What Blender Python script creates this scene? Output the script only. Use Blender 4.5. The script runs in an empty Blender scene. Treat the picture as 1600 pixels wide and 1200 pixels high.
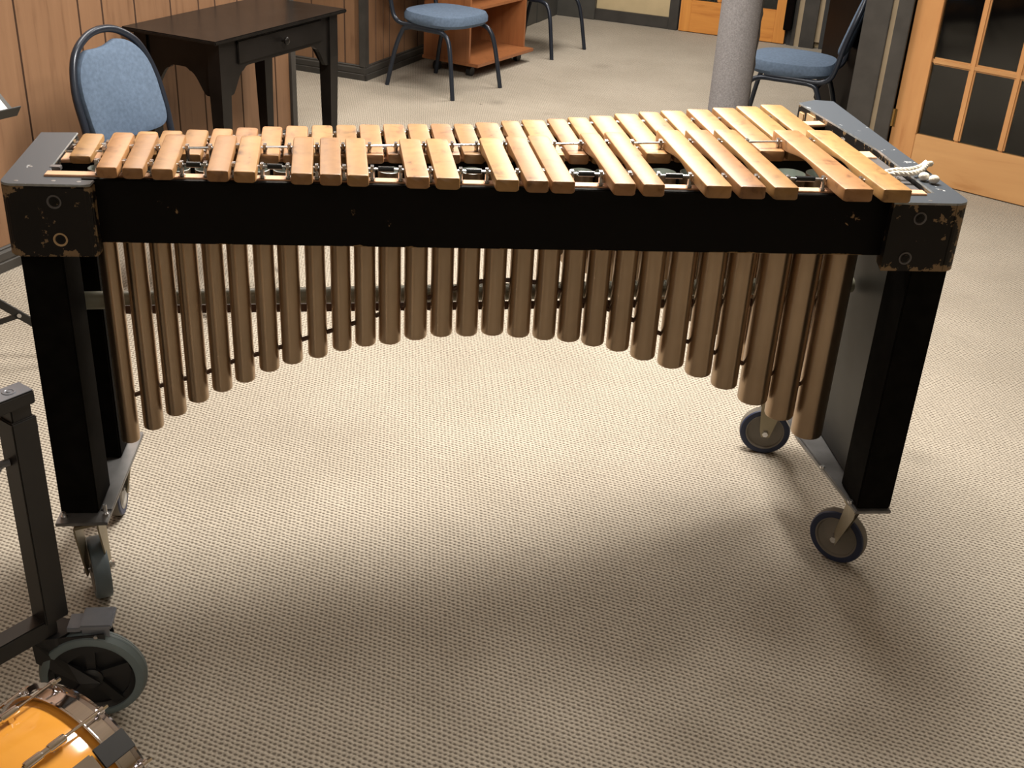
import bpy, bmesh, math, random
from mathutils import Vector, Matrix
random.seed(7)
pi = math.pi
sc = bpy.context.scene
COL = sc.collection
S = 1.15          # every length below is in surveyed units; one unit is 1.15 m

# ------------------------------------------------------------------ camera
F_PX, PITCH, ROLL, CAM_H = 1807.71, 0.48601, 0.056028, 1.49279
cp, sp = math.cos(PITCH), math.sin(PITCH)
fw = Vector((0, cp, -sp)); up0 = Vector((0, sp, cp)); rt0 = Vector((1, 0, 0))
rt = rt0*math.cos(ROLL) + up0*math.sin(ROLL); up = -rt0*math.sin(ROLL) + up0*math.cos(ROLL)
cam = bpy.data.cameras.new('camera'); cam_o = bpy.data.objects.new('camera', cam); COL.objects.link(cam_o)
cam.sensor_width = 36; cam.lens = F_PX/1600*36; cam.clip_start = 0.02; cam.clip_end = 60
m = Matrix.Identity(4)
for i, c in enumerate((rt, up, -fw)):
    for j in range(3): m[j][i] = c[j]
m.translation = Vector((0, 0, CAM_H*S)); cam_o.matrix_world = m
sc.camera = cam_o

# ------------------------------------------------------------------ world, exposure
w = bpy.data.worlds.new('world'); sc.world = w; w.use_nodes = True
w.node_tree.nodes['Background'].inputs[0].default_value = (1, .9, .78, 1)
w.node_tree.nodes['Background'].inputs[1].default_value = 0.05
vs = sc.view_settings
vs.view_transform = 'Standard'; vs.look = 'None'; vs.gamma = 1; vs.use_curve_mapping = False
vs.exposure = 0.0

# room frame: u across, v deep, turned 21.9 degrees from the camera's axis
CU, SU = .928, .373
def wb(u, v, z=0): return Vector((u*CU + v*SU, -u*SU + v*CU, z))
ROOM_ROT = -math.atan2(SU, CU)

# ------------------------------------------------------------------ ceiling lamps (fluorescent panels)
def lamp(x, y, sx, sy, power, col=(1, .93, .83), z=2.24, rot=ROOM_ROT):
    l = bpy.data.lights.new('ceiling_panel_light', 'AREA'); l.shape = 'RECTANGLE'
    l.size = sx*S; l.size_y = sy*S; l.energy = power; l.color = col
    o = bpy.data.objects.new('ceiling_panel_light', l); COL.objects.link(o)
    o.location = (x*S, y*S, z*S); o.rotation_euler = (0, 0, rot)
LAMPS = [(.22, 2.62, .95, .40, 142), (-1.1, 3.9, .55, 1.05, 42), (0.35, 4.8, .55, 1.05, 66), (-1.5, 6.6, .55, 1.05, 70), (.55, 6.7, .55, 1.05, 66),
         (1.9, 2.6, .55, 1.05, 9), (-1.7, .2, .55, 1.05, 9), (.3, -.4, .55, 1.05, 10)]
for a in LAMPS: lamp(*a)

# ------------------------------------------------------------------ materials
def newmat(name):
    mt = bpy.data.materials.new(name); mt.use_nodes = True
    nt = mt.node_tree; b = nt.nodes['Principled BSDF']
    return mt, nt, b
def N(nt, t, **kw):
    n = nt.nodes.new(t)
    for k, v in kw.items():
        if k.startswith('_'): setattr(n, k[1:], v)
        else: n.inputs[k.replace('__', ' ')].default_value = v
    return n
def ramp(nt, stops, interp='LINEAR'):
    r = nt.nodes.new('ShaderNodeValToRGB'); r.color_ramp.interpolation = interp
    while len(r.color_ramp.elements) < len(stops): r.color_ramp.elements.new(.5)
    for e, (p, c) in zip(r.color_ramp.elements, stops):
        e.position = p; e.color = (c[0], c[1], c[2], 1) if not isinstance(c, (int, float)) else (c, c, c, 1)
    return r
def plain(name, col, rough=.5, metal=0, spec=.5, var=.12, scale=12, bump=0, bscale=200):
    mt, nt, b = newmat(name)
    tc = N(nt, 'ShaderNodeTexCoord')
    nz = N(nt, 'ShaderNodeTexNoise', Scale=scale, Detail=4); nt.links.new(tc.outputs['Object'], nz.inputs['Vector'])
    r = ramp(nt, [(.3, [c*(1-var) for c in col]), (.7, [min(1, c*(1+var)) for c in col])])
    nt.links.new(nz.outputs['Fac'], r.inputs[0]); nt.links.new(r.outputs[0], b.inputs['Base Color'])
    b.inputs['Roughness'].default_value = rough; b.inputs['Metallic'].default_value = metal
    b.inputs['Specular IOR Level'].default_value = spec
    if bump:
        n2 = N(nt, 'ShaderNodeTexNoise', Scale=bscale, Detail=2); nt.links.new(tc.outputs['Object'], n2.inputs['Vector'])
        bp = N(nt, 'ShaderNodeBump', Strength=bump, Distance=.002)
        nt.links.new(n2.outputs['Fac'], bp.inputs['Height']); nt.links.new(bp.outputs[0], b.inputs['Normal'])
    return mt
def wood(name, dark, light, axis='Z', scale=6, stretch=12, rough=.4, vary=0, figure=0.0, bands=3.0, spec=.5):
    """grain runs along axis"""
    mt, nt, b = newmat(name)
    tc = N(nt, 'ShaderNodeTexCoord'); mp = N(nt, 'ShaderNodeMapping')
    sv = [stretch]*3; sv['XYZ'.index(axis)] = 1.0
    mp.inputs['Scale'].default_value = sv
    add = N(nt, 'ShaderNodeVectorMath', _operation='ADD')
    oi = N(nt, 'ShaderNodeObjectInfo')
    ml = N(nt, 'ShaderNodeMath', _operation='MULTIPLY'); ml.inputs[1].default_value = 37.0 if vary else 0.0
    nt.links.new(oi.outputs['Random'], ml.inputs[0]); nt.links.new(ml.outputs[0], add.inputs[1])
    nt.links.new(tc.outputs['Object'], add.inputs[0]); nt.links.new(add.outputs[0], mp.inputs['Vector'])
    n1 = N(nt, 'ShaderNodeTexNoise', Scale=scale, Detail=6, Roughness=.6, Distortion=.6); nt.links.new(mp.outputs[0], n1.inputs['Vector'])
    n2 = N(nt, 'ShaderNodeTexNoise', Scale=bands, Detail=3, Distortion=1.2); nt.links.new(add.outputs[0], n2.inputs['Vector'])
    mx = N(nt, 'ShaderNodeMix', _data_type='FLOAT'); mx.inputs[0].default_value = figure
    nt.links.new(n1.outputs['Fac'], mx.inputs[2]); nt.links.new(n2.outputs['Fac'], mx.inputs[3])
    r = ramp(nt, [(.30, dark), (.44, [a*.35+b_*.65 for a, b_ in zip(dark, light)]), (.70, light)]); nt.links.new(mx.outputs[0], r.inputs[0])
    out = r.outputs[0]
    if vary:
        hsv = N(nt, 'ShaderNodeHueSaturation')
        mr = N(nt, 'ShaderNodeMapRange'); mr.inputs[3].default_value = 1-vary; mr.inputs[4].default_value = 1+vary
        nt.links.new(oi.outputs['Random'], mr.inputs[0]); nt.links.new(mr.outputs[0], hsv.inputs['Value'])
        m3 = N(nt, 'ShaderNodeMath', _operation='MULTIPLY'); m3.inputs[1].default_value = 7.31
        m4 = N(nt, 'ShaderNodeMath', _operation='FRACT'); nt.links.new(oi.outputs['Random'], m3.inputs[0]); nt.links.new(m3.outputs[0], m4.inputs[0])
        mr2 = N(nt, 'ShaderNodeMapRange'); mr2.inputs[3].default_value = .493; mr2.inputs[4].default_value = .508
        nt.links.new(m4.outputs[0], mr2.inputs[0]); nt.links.new(mr2.outputs[0], hsv.inputs['Hue'])
        nt.links.new(out, hsv.inputs['Color']); out = hsv.outputs[0]
    nt.links.new(out, b.inputs['Base Color'])
    b.inputs['Roughness'].default_value = rough; b.inputs['Specular IOR Level'].default_value = spec
    return mt
def chipped(name, base, chip, lo, scale=18, rough=.45, spec=.5, edges=()):
    mt, nt, b = newmat(name)
    tc = N(nt, 'ShaderNodeTexCoord')
    n1 = N(nt, 'ShaderNodeTexNoise', Scale=scale, Detail=8, Roughness=.65); nt.links.new(tc.outputs['Object'], n1.inputs['Vector'])
    src = n1.outputs['Fac']
    sx = N(nt, 'ShaderNodeSeparateXYZ'); nt.links.new(tc.outputs['Object'], sx.inputs[0])
    for ax, at, wdt, gain in edges:      # knocks gather along edges
        d = N(nt, 'ShaderNodeMath', _operation='SUBTRACT'); d.inputs[1].default_value = at*S; nt.links.new(sx.outputs[ax], d.inputs[0])
        a_ = N(nt, 'ShaderNodeMath', _operation='ABSOLUTE'); nt.links.new(d.outputs[0], a_.inputs[0])
        q = N(nt, 'ShaderNodeMapRange'); q.inputs[1].default_value = 0; q.inputs[2].default_value = wdt*S; q.inputs[3].default_value = gain; q.inputs[4].default_value = 0
        nt.links.new(a_.outputs[0], q.inputs[0])
        ad = N(nt, 'ShaderNodeMath', _operation='ADD'); nt.links.new(src, ad.inputs[0]); nt.links.new(q.outputs[0], ad.inputs[1]); src = ad.outputs[0]
    r = ramp(nt, [(lo, 0), (lo+.012, 1)]); nt.links.new(src, r.inputs[0])
    mx = N(nt, 'ShaderNodeMix', _data_type='RGBA'); mx.inputs[6].default_value = (*base, 1); mx.inputs[7].default_value = (*chip, 1)
    nt.links.new(r.outputs[0], mx.inputs[0]); nt.links.new(mx.outputs[2], b.inputs['Base Color'])
    b.inputs['Roughness'].default_value = rough; b.inputs['Specular IOR Level'].default_value = spec
    return mt

def carpet_mat():
    mt, nt, b = newmat('loop_carpet')
    tc = N(nt, 'ShaderNodeTexCoord'); mp = N(nt, 'ShaderNodeMapping'); mp.inputs['Rotation'].default_value = (0, 0, -ROOM_ROT)
    nt.links.new(tc.outputs['Object'], mp.inputs['Vector'])
    # looped ribs along u, the dark dips between them staggered from rib to rib
    wn = N(nt, 'ShaderNodeTexNoise', Scale=45, Detail=2); nt.links.new(mp.outputs[0], wn.inputs['Vector'])
    sb = N(nt, 'ShaderNodeVectorMath', _operation='SUBTRACT'); sb.inputs[1].default_value = (.5, .5, .5); nt.links.new(wn.outputs['Color'], sb.inputs[0])
    scl = N(nt, 'ShaderNodeVectorMath', _operation='SCALE'); scl.inputs['Scale'].default_value = .009; nt.links.new(sb.outputs[0], scl.inputs[0])
    ad = N(nt, 'ShaderNodeVectorMath', _operation='ADD'); nt.links.new(mp.outputs[0], ad.inputs[0]); nt.links.new(scl.outputs[0], ad.inputs[1])
    sx = N(nt, 'ShaderNodeSeparateXYZ'); nt.links.new(ad.outputs[0], sx.inputs[0])
    def mth(op, a, b_=None):
        n = N(nt, 'ShaderNodeMath', _operation=op)
        for k_, q in enumerate((a, b_)):
            if q is None: continue
            if isinstance(q, (int, float)): n.inputs[k_].default_value = q
            else: nt.links.new(q, n.inputs[k_])
        return n.outputs[0]
    RP, RQ = .0112, .0118
    c2 = mth('COSINE', mth('MULTIPLY', sx.outputs[1], 2*pi/RP)); s1 = mth('SINE', mth('MULTIPLY', sx.outputs[1], pi/RP))
    cu = mth('COSINE', mth('MULTIPLY', sx.outputs[0], 2*pi/RQ))
    hgt = mth('ADD', mth('ADD', mth('MULTIPLY', c2, .44), mth('MULTIPLY', mth('MULTIPLY', cu, s1), .30)), .5)
    big = N(nt, 'ShaderNodeTexNoise', Scale=1.6, Detail=5, Roughness=.55); nt.links.new(tc.outputs['Object'], big.inputs['Vector'])
    rb = ramp(nt, [(.3, (.38, .342, .285)), (.7, (.475, .430, .365))]); nt.links.new(big.outputs['Fac'], rb.inputs[0])
    fine = N(nt, 'ShaderNodeTexNoise', Scale=230, Detail=2); nt.links.new(tc.outputs['Object'], fine.inputs['Vector'])
    rf = ramp(nt, [(.3, .78), (.7, 1.15)]); nt.links.new(fine.outputs['Fac'], rf.inputs[0])
    mu = N(nt, 'ShaderNodeMix', _data_type='RGBA', _blend_type='MULTIPLY'); mu.inputs[0].default_value = 1
    nt.links.new(rb.outputs[0], mu.inputs[6]); nt.links.new(rf.outputs[0], mu.inputs[7])
    # trodden-in stains
    st = N(nt, 'ShaderNodeTexNoise', Scale=3.3, Detail=4); nt.links.new(tc.outputs['Object'], st.inputs['Vector'])
    rs = ramp(nt, [(.66, 1), (.76, .8)]); nt.links.new(st.outputs['Fac'], rs.inputs[0])
    m2 = N(nt, 'ShaderNodeMix', _data_type='RGBA', _blend_type='MULTIPLY'); m2.inputs[0].default_value = 1
    spots = rs.outputs[0]
    for px_, py_, rad, dk in ((-.16, 5.885, .075, .72), (-.238, 5.832, .012, .25), (.42, 6.86, .11, .82), (1.04, 2.55, .07, .84)):
        dn = N(nt, 'ShaderNodeVectorMath', _operation='DISTANCE'); dn.inputs[1].default_value = (px_*S, py_*S, 0); nt.links.new(tc.outputs['Object'], dn.inputs[0])
        q = N(nt, 'ShaderNodeMapRange', _interpolation_type='SMOOTHSTEP'); q.inputs[1].default_value = 0; q.inputs[2].default_value = rad*S; q.inputs[3].default_value = dk; q.inputs[4].default_value = 1
        nt.links.new(dn.outputs['Value'], q.inputs[0])
        mm = N(nt, 'ShaderNodeMath', _operation='MULTIPLY'); nt.links.new(spots, mm.inputs[0]); nt.links.new(q.outputs[0], mm.inputs[1]); spots = mm.outputs[0]
    nt.links.new(mu.outputs[2], m2.inputs[6]); nt.links.new(spots, m2.inputs[7])
    rg = ramp(nt, [(.0, .24), (.45, .82), (.8, 1.0)]); nt.links.new(hgt, rg.inputs[0])
    gap = N(nt, 'ShaderNodeMix', _data_type='RGBA'); gap.inputs[6].default_value = (.05, .035, .025, 1)
    nt.links.new(rg.outputs[0], gap.inputs[0]); nt.links.new(m2.outputs[2], gap.inputs[7])
    nt.links.new(gap.outputs[2], b.inputs['Base Color'])
    bp = N(nt, 'ShaderNodeBump', Strength=.6, Distance=.002); nt.links.new(hgt, bp.inputs['Height']); nt.links.new(bp.outputs[0], b.inputs['Normal'])
    b.inputs['Roughness'].default_value = .95; b.inputs['Specular IOR Level'].default_value = .1
    return mt

def glass_mat():
    mt = bpy.data.materials.new('pane_glass'); mt.use_nodes = True; nt = mt.node_tree; nt.nodes.clear()
    o = N(nt, 'ShaderNodeOutputMaterial'); t = N(nt, 'ShaderNodeBsdfTransparent'); t.inputs[0].default_value = (.75, .78, .78, 1)
    g = N(nt, 'ShaderNodeBsdfGlossy'); g.inputs['Roughness'].default_value = .05
    f = N(nt, 'ShaderNodeFresnel'); f.inputs[0].default_value = 1.45
    mx = N(nt, 'ShaderNodeMixShader'); nt.links.new(f.outputs[0], mx.inputs[0]); nt.links.new(t.outputs[0], mx.inputs[1]); nt.links.new(g.outputs[0], mx.inputs[2])
    nt.links.new(mx.outputs[0], o.inputs[0]); return mt

M = {}
M['carpet'] = carpet_mat()
M['ceiling'] = plain('ceiling_white', (.75, .72, .66), .9)
M['panel'] = wood('wall_panelling', (.155, .078, .040), (.27, .15, .082), 'Z', 2.2, 14, .5, figure=.35, bands=2.5)
M['groove'] = plain('panel_groove', (.07, .035, .02), .7)
M['greytrim'] = plain('grey_painted_trim', (.040, .037, .034), .5, var=.2, bump=.15, bscale=60)
M['greywall'] = plain('grey_painted_wall', (.06, .058, .053), .5)
M['beige'] = plain('beige_wall', (.50, .40, .24), .8, var=.05)
M['beigetrim'] = plain('beige_strip', (.34, .27, .18), .7, var=.08)
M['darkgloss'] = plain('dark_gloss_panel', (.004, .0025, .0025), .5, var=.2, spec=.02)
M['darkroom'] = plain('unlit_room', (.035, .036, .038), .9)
M['pine'] = wood('pine_upright', (.33, .125, .038), (.58, .31, .125), 'Z', 1.3, 7, .35, figure=.25, bands=2)
M['pinex'] = wood('pine_rail', (.36, .165, .058), (.58, .335, .145), 'X', 1.3, 7, .35, figure=.25, bands=2)
M['orangex'] = wood('varnished_pine', (.48, .17, .035), (.68, .30, .07), 'X', 2.0, 16, .3)
M['orange'] = wood('varnished_pine_stile', (.48, .17, .035), (.68, .30, .07), 'Z', 2.0, 16, .3)
M['glass'] = glass_mat()
M['brasshinge'] = plain('brass', (.6, .42, .18), .3, 1)
M['cherry'] = wood('cherry_veneer', (.21, .075, .028), (.32, .125, .048), 'Z', 3, 14, .35)
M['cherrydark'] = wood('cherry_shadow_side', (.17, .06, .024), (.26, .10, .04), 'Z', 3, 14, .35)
M['black_table'] = plain('black_stained_wood', (.007, .006, .0055), .28, var=.3, spec=.2)
M['blue'] = plain('blue_fabric', (.098, .138, .205), .92, spec=.15, var=.14, scale=80, bump=.35, bscale=500)
M['blueframe'] = plain('blue_black_tube', (.022, .028, .042), .30, .35, var=.1)
M['greycarpet'] = plain('grey_pile', (.21, .205, .215), .97, spec=.05, var=.22, scale=150, bump=.9, bscale=220)
M['seam'] = plain('dark_seam', (.04, .035, .03), .95)
M['bar'] = wood('bar_rosewood', (.095, .040, .014), (.350, .185, .072), 'Y', 7, 5, .42, vary=.17, figure=.55, bands=22)
M['rail'] = wood('rail_wood', (.50, .27, .16), (.64, .38, .23), 'X', 5, 8, .5)
M['black'] = plain('black_lacquer', (.0055, .0045, .004), .5, var=.3, scale=40, spec=.25)
M['chipped'] = chipped('chipped_black_lacquer', (.008, .0065, .006), (.23, .155, .085), .632, 36, .5, .3,
                       edges=((2, .757, .012, .16), (2, .876, .012, .10), (0, .137, .010, .11), (0, 1.600, .07, .13), (0, -.006, .02, .07)))
M['chippededge'] = chipped('worn_black_edge', (.0030, .0024, .0022), (.28, .18, .09), .66, 9, .55, .12, edges=((2, .773, .004, .15),))
M['post'] = plain('black_post', (.006, .0055, .005), .75, var=.3, scale=30, spec=.03)
M['endpanel'] = plain('dark_end_panel', (.024, .025, .023), .5, var=.25, scale=9, spec=.4)
M['topplate'] = chipped('worn_grey_top', (.045, .054, .067), (.34, .36, .38), .66, 22, .45, .3)
M['wornedge'] = plain('worn_bright_edge', (.34, .36, .37), .4, .3, var=.3, scale=60)
M['slate'] = plain('grey_metal_plate', (.13, .125, .13), .4, .4)
M['brass'] = plain('bronze_tube', (.47, .35, .24), .33, .9, var=.10, scale=5, spec=.6)
_nt = M['brass'].node_tree; _b = _nt.nodes['Principled BSDF']; _tg = _nt.nodes.new('ShaderNodeTangent'); _tg.direction_type = 'RADIAL'; _tg.axis = 'Z'
_nt.links.new(_tg.outputs[0], _b.inputs['Tangent']); _b.inputs['Anisotropic'].default_value = .85; _b.inputs['Anisotropic Rotation'].default_value = 0.25
M['alu'] = plain('tube_inside', (.50, .55, .52), .4, .2)
M['strap'] = plain('brown_strap', (.085, .036, .018), .5)
M['crosstube'] = plain('pale_pipe', (.27, .27, .21), .45, var=.1)
M['steel'] = plain('bright_steel', (.62, .62, .63), .25, .95, var=.08)
M['chrome'] = plain('chrome', (.78, .76, .78), .08, 1, var=.03)
M['zinc'] = plain('zinc_plate', (.20, .20, .205), .38, .6, var=.25, scale=14)
M['fork'] = plain('passivated_fork', (.28, .245, .17), .42, .6, var=.15)
M['wheelgrey'] = plain('wheel_disc', (.17, .155, .135), .55, var=.15)
M['bluerub'] = plain('blue_rubber', (.011, .020, .060), .5)
M['castergrey'] = plain('blue_grey_rubber', (.115, .15, .175), .5, var=.1)
M['tread'] = plain('grey_tread', (.12, .105, .085), .7)
M['greyrub'] = plain('grey_rubber', (.12, .155, .165), .5, var=.1)
M['blackmetal'] = plain('black_powder_coat', (.016, .015, .015), .38, var=.15)
M['blackplastic'] = plain('black_plastic', (.010, .010, .011), .45)
M['greycap'] = plain('grey_worn_steel', (.20, .215, .25), .35, .4)
M['amber'] = wood('amber_lacquer', (.58, .22, .025), (.80, .37, .06), 'X', 2, 5, .12, figure=.5, bands=9, spec=.7)
M['head'] = plain('drum_head', (.7, .68, .62), .5)
M['rope'] = plain('white_cotton', (.72, .68, .60), .9, spec=.1, bump=.5, bscale=300)
M['sleeve'] = plain('black_tubing', (.010, .012, .014), .22)
M['paper'] = plain('paper', (.80, .80, .85), .8, var=.03)
M['ink'] = plain('ink', (.02, .02, .03), .8)
M['tan'] = plain('bare_wood', (.48, .33, .18), .7)

# ------------------------------------------------------------------ mesh helpers (inputs in surveyed units)
def link(name, bm, mat, parent=None, smooth=False, loc=None, rot=None, kind=None):
    me = bpy.data.meshes.new(name)
    bmesh.ops.recalc_face_normals(bm, faces=bm.faces)
    bmesh.ops.scale(bm, vec=(S, S, S), verts=bm.verts)
    bm.to_mesh(me); bm.free()
    mats = mat if isinstance(mat, (list, tuple)) else [mat]
    for x in mats: me.materials.append(M[x])
    if smooth:
        me.shade_auto_smooth(use_auto_smooth=True, angle=math.radians(40)) if hasattr(me, 'shade_auto_smooth') else None
        for p in me.polygons: p.use_smooth = True
        try: me.set_sharp_from_angle(angle=math.radians(40))
        except Exception: pass
    o = bpy.data.objects.new(name, me); COL.objects.link(o)
    if parent is not None: o.parent = parent
    if loc is not None: o.location = Vector(loc)*S
    if rot is not None: o.rotation_euler = rot
    if kind: o['kind'] = kind
    return o
def thing(name, label, cat, loc=(0, 0, 0), rotz=0, group=None, rot=None):
    o = bpy.data.objects.new(name, None); COL.objects.link(o); o.empty_display_size = .1
    o.location = Vector(loc)*S; o.rotation_euler = rot if rot else (0, 0, rotz)
    o['label'] = label; o['category'] = cat
    if group: o['group'] = group
    return o
def tag(o, label, cat, group=None):
    o['label'] = label; o['category'] = cat
    if group: o['group'] = group
    return o
def BM(): return bmesh.new()
def prism(bm, poly, z0, z1, bev=0, mi=0, topmi=None):
    vb = [bm.verts.new((x, y, z0)) for x, y in poly]; vt = [bm.verts.new((x, y, z1)) for x, y in poly]
    fs = [bm.faces.new(vb[::-1]), bm.faces.new(vt)]
    n = len(poly)
    for i in range(n): fs.append(bm.faces.new((vb[i], vb[(i+1) % n], vt[(i+1) % n], vt[i])))
    for f in fs: f.material_index = mi
    if topmi is not None: fs[1].material_index = topmi
    if bev:
        es = set(e for f in fs for e in f.edges)
        bmesh.ops.bevel(bm, geom=list(es), offset=bev, segments=2, affect='EDGES', clamp_overlap=True)
    return vb+vt
def box(bm, x0, x1, y0, y1, z0, z1, bev=0, mi=0, mat=None):
    n0 = len(bm.verts)
    if mat is None:
        prism(bm, [(x0, y0), (x1, y0), (x1, y1), (x0, y1)], z0, z1, bev, mi)
    else:
        b2 = BM(); prism(b2, [(x0, y0), (x1, y0), (x1, y1), (x0, y1)], z0, z1, bev, mi)
        b2.transform(mat); me = bpy.data.meshes.new('t'); b2.to_mesh(me); b2.free(); bm.from_mesh(me); bpy.data.meshes.remove(me)
def frame_of(a, b):
    z = (Vector(b)-Vector(a)); L = z.length; z.normalize()
    t = Vector((0, 0, 1)) if abs(z.z) < .9 else Vector((1, 0, 0))
    x = t.cross(z).normalized(); y = z.cross(x)
    return x, y, z, L
def cyl(bm, a, b, r, r2=None, seg=20, mi=0, caps=True):
    r2 = r if r2 is None else r2
    x, y, z, L = frame_of(a, b)
    A = [bm.verts.new(Vector(a)+x*math.cos(t)*r+y*math.sin(t)*r) for t in [2*pi*i/seg for i in range(seg)]]
    B = [bm.verts.new(Vector(b)+x*math.cos(t)*r2+y*math.sin(t)*r2) for t in [2*pi*i/seg for i in range(seg)]]
    for i in range(seg):
        f = bm.faces.new((A[i], A[(i+1) % seg], B[(i+1) % seg], B[i])); f.material_index = mi
    if caps:
        f = bm.faces.new(A[::-1]); f.material_index = mi
        f = bm.faces.new(B); f.material_index = mi
def lathe(bm, a, b, prof, seg=32, mi=0, closed=False):
    """prof: (t along unit axis in units, radius); revolved about a->b direction from a"""
    x, y, z, L = frame_of(a, b); rings = []
    for t, r in prof:
        if r < 1e-6: rings.append([bm.verts.new(Vector(a)+z*t)])
        else: rings.append([bm.verts.new(Vector(a)+z*t+x*math.cos(q)*r+y*math.sin(q)*r) for q in [2*pi*i/seg for i in range(seg)]])
    n = len(rings)
    for k in range(n if closed else n-1):
        A, B = rings[k], rings[(k+1) % n]
        for i in range(seg):
            j = (i+1) % seg
            if len(A) == 1 and len(B) == 1: continue
            if len(A) == 1: f = bm.faces.new((A[0], B[j], B[i]))
            elif len(B) == 1: f = bm.faces.new((A[i], A[j], B[0]))
            else: f = bm.faces.new((A[i], A[j], B[j], B[i]))
            f.material_index = mi
def tube(bm, pts, r, seg=10, closed=False, mi=0, flat=None):
    pts = [Vector(p) for p in pts]; n = len(pts); rings = []
    up_ = None
    for i, p in enumerate(pts):
        if closed: d = pts[(i+1) % n]-pts[i-1]
        else: d = pts[min(i+1, n-1)]-pts[max(i-1, 0)]
        d.normalize()
        if up_ is None:
            up_ = Vector((0, 0, 1)) if abs(d.z) < .9 else Vector((1, 0, 0))
        x = up_.cross(d)
        if x.length < 1e-4: x = Vector((1, 0, 0)).cross(d)
        x.normalize(); y = d.cross(x).normalized(); up_ = y
        rr = r[i] if isinstance(r, (list, tuple)) else r
        fy = flat or 1
        rings.append([bm.verts.new(p+x*math.cos(q)*rr+y*math.sin(q)*rr*fy) for q in [2*pi*k/seg for k in range(seg)]])
    for k in range(n if closed else n-1):
        A, B = rings[k], rings[(k+1) % n]
        for i in range(seg):
            f = bm.faces.new((A[i], A[(i+1) % seg], B[(i+1) % seg], B[i])); f.material_index = mi
    if not closed:
        bm.faces.new(rings[0][::-1]).material_index = mi; bm.faces.new(rings[-1]).material_index = mi
def catmull(P, n=8, closed=False):
    P = [Vector(p) for p in P]; out = []; m_ = len(P)
    rng = range(m_) if closed else range(m_-1)
    for i in rng:
        if closed: a, b, c, d = P[(i-1) % m_], P[i], P[(i+1) % m_], P[(i+2) % m_]
        else: a, b, c, d = P[max(i-1, 0)], P[i], P[i+1], P[min(i+2, m_-1)]
        for k in range(n):
            t = k/n
            out.append(.5*((2*b)+(c-a)*t+(2*a-5*b+4*c-d)*t*t+(3*b-a-3*c+d)*t**3))
    if not closed: out.append(P[-1])
    return out
def wallbox(bm, u0, u1, v0, v1, z0, z1, bev=0, mi=0):
    """box in the room frame, written in world axes"""
    pts = [wb(u0, v0), wb(u1, v0), wb(u1, v1), wb(u0, v1)]
    prism(bm, [(p.x, p.y) for p in pts], z0, z1, bev, mi)
def lerp(a, b, t): return a+(b-a)*t

# ------------------------------------------------------------------ room shell
H = 2.28
bm = BM(); pts = [wb(-4.6, -2.6), wb(3.2, -2.6), wb(3.2, 8.3), wb(-4.6, 8.3)]
prism(bm, [(p.x, p.y) for p in pts], -.05, 0)
link('floor', bm, 'carpet', kind='structure')
bm = BM(); prism(bm, [(p.x, p.y) for p in pts], H, H+.05); link('ceiling', bm, 'ceiling', kind='structure')

def panel_wall(name, length, z0, grooves):
    """planked sheet along local +X, face towards -Y, with V grooves at the given places"""
    bm = BM(); xs = [(0, 0)]
    for g in grooves: xs += [(g-.004, 0), (g-.001, .004), (g+.001, .004), (g+.004, 0)]
    xs.append((length, 0))
    lo = [bm.verts.new((x, y, z0)) for x, y in xs]; hi = [bm.verts.new((x, y, H)) for x, y in xs]
    for i in range(len(xs)-1):
        f = bm.faces.new((lo[i], lo[i+1], hi[i+1], hi[i]))
        if not (xs[i][1] == 0 and xs[i+1][1] == 0): f.material_index = 1
    b0 = [bm.verts.new((x, y, z)) for z in (z0, H) for x, y in ((0, .06), (length, .06))]
    bm.faces.new((b0[0], b0[1], b0[3], b0[2]))
    bm.faces.new((lo[0], b0[0], b0[2], hi[0])); bm.faces.new((lo[-1], b0[1], b0[3], hi[-1]))
    return bm
def place_wall(o, u, v, ang):   # ang in room frame
    p = wb(u, v); o.location = p*S; o.rotation_euler = (0, 0, ROOM_ROT+ang)
# left wall: face looks to +u, runs along +v from v=-2.6 to 4.25
g = []; x = .22; k = 0
while x < 4.4:
    g.append(x); x += [.10, .27, .16, .11, .21, .16, .27, .13][k % 8]; k += 1
g += [5.35, 5.62, 5.73, 5.89, 6.08, 6.24, 6.34, 6.48, 6.61, 6.72]
g = [q for q in g if q < 6.75]
g = sorted(set([q for q in g if q < 5.2] + [4.6, 4.87, 5.03, 5.14] + [q for q in g if q > 5.2]))
o = link('wall_left', panel_wall('w', 6.85, 0, g), ['panel', 'groove'], kind='structure'); place_wall(o, -2.80, -2.6, pi/2)
bm = BM(); wallbox(bm, -2.84, -2.788, 4.22, 4.258, 0, H, .002); link('trim_1', bm, 'greytrim', kind='structure')
bm = BM(); wallbox(bm, -4.6, -2.86, 4.20, 4.25, 0, H); link('wall_recess', bm, 'greywall', kind='structure')
def baseboard(name, a, b, n, h=.078):
    """moulded skirting from a to b (room frame), proud along n"""
    bm = BM(); prof = [(0, 0), (.014, 0), (.014, h*.38), (.010, h*.42), (.013, h*.5), (.012, h*.78), (.006, h*.88), (.008, h*.94), (.004, h), (0, h)]
    va = []; vb_ = []
    for d, z in prof:
        va.append(bm.verts.new(wb(a[0]+n[0]*d, a[1]+n[1]*d, z))); vb_.append(bm.verts.new(wb(b[0]+n[0]*d, b[1]+n[1]*d, z)))
    for i in range(len(prof)):
        j = (i+1) % len(prof); bm.faces.new((va[i], va[j], vb_[j], vb_[i]))
    bm.faces.new(va); bm.faces.new(vb_[::-1])
    link(name, bm, 'greytrim', kind='structure')
baseboard('baseboard_left', (-2.80, -2.6), (-2.80, 4.22), (1, 0))
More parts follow.
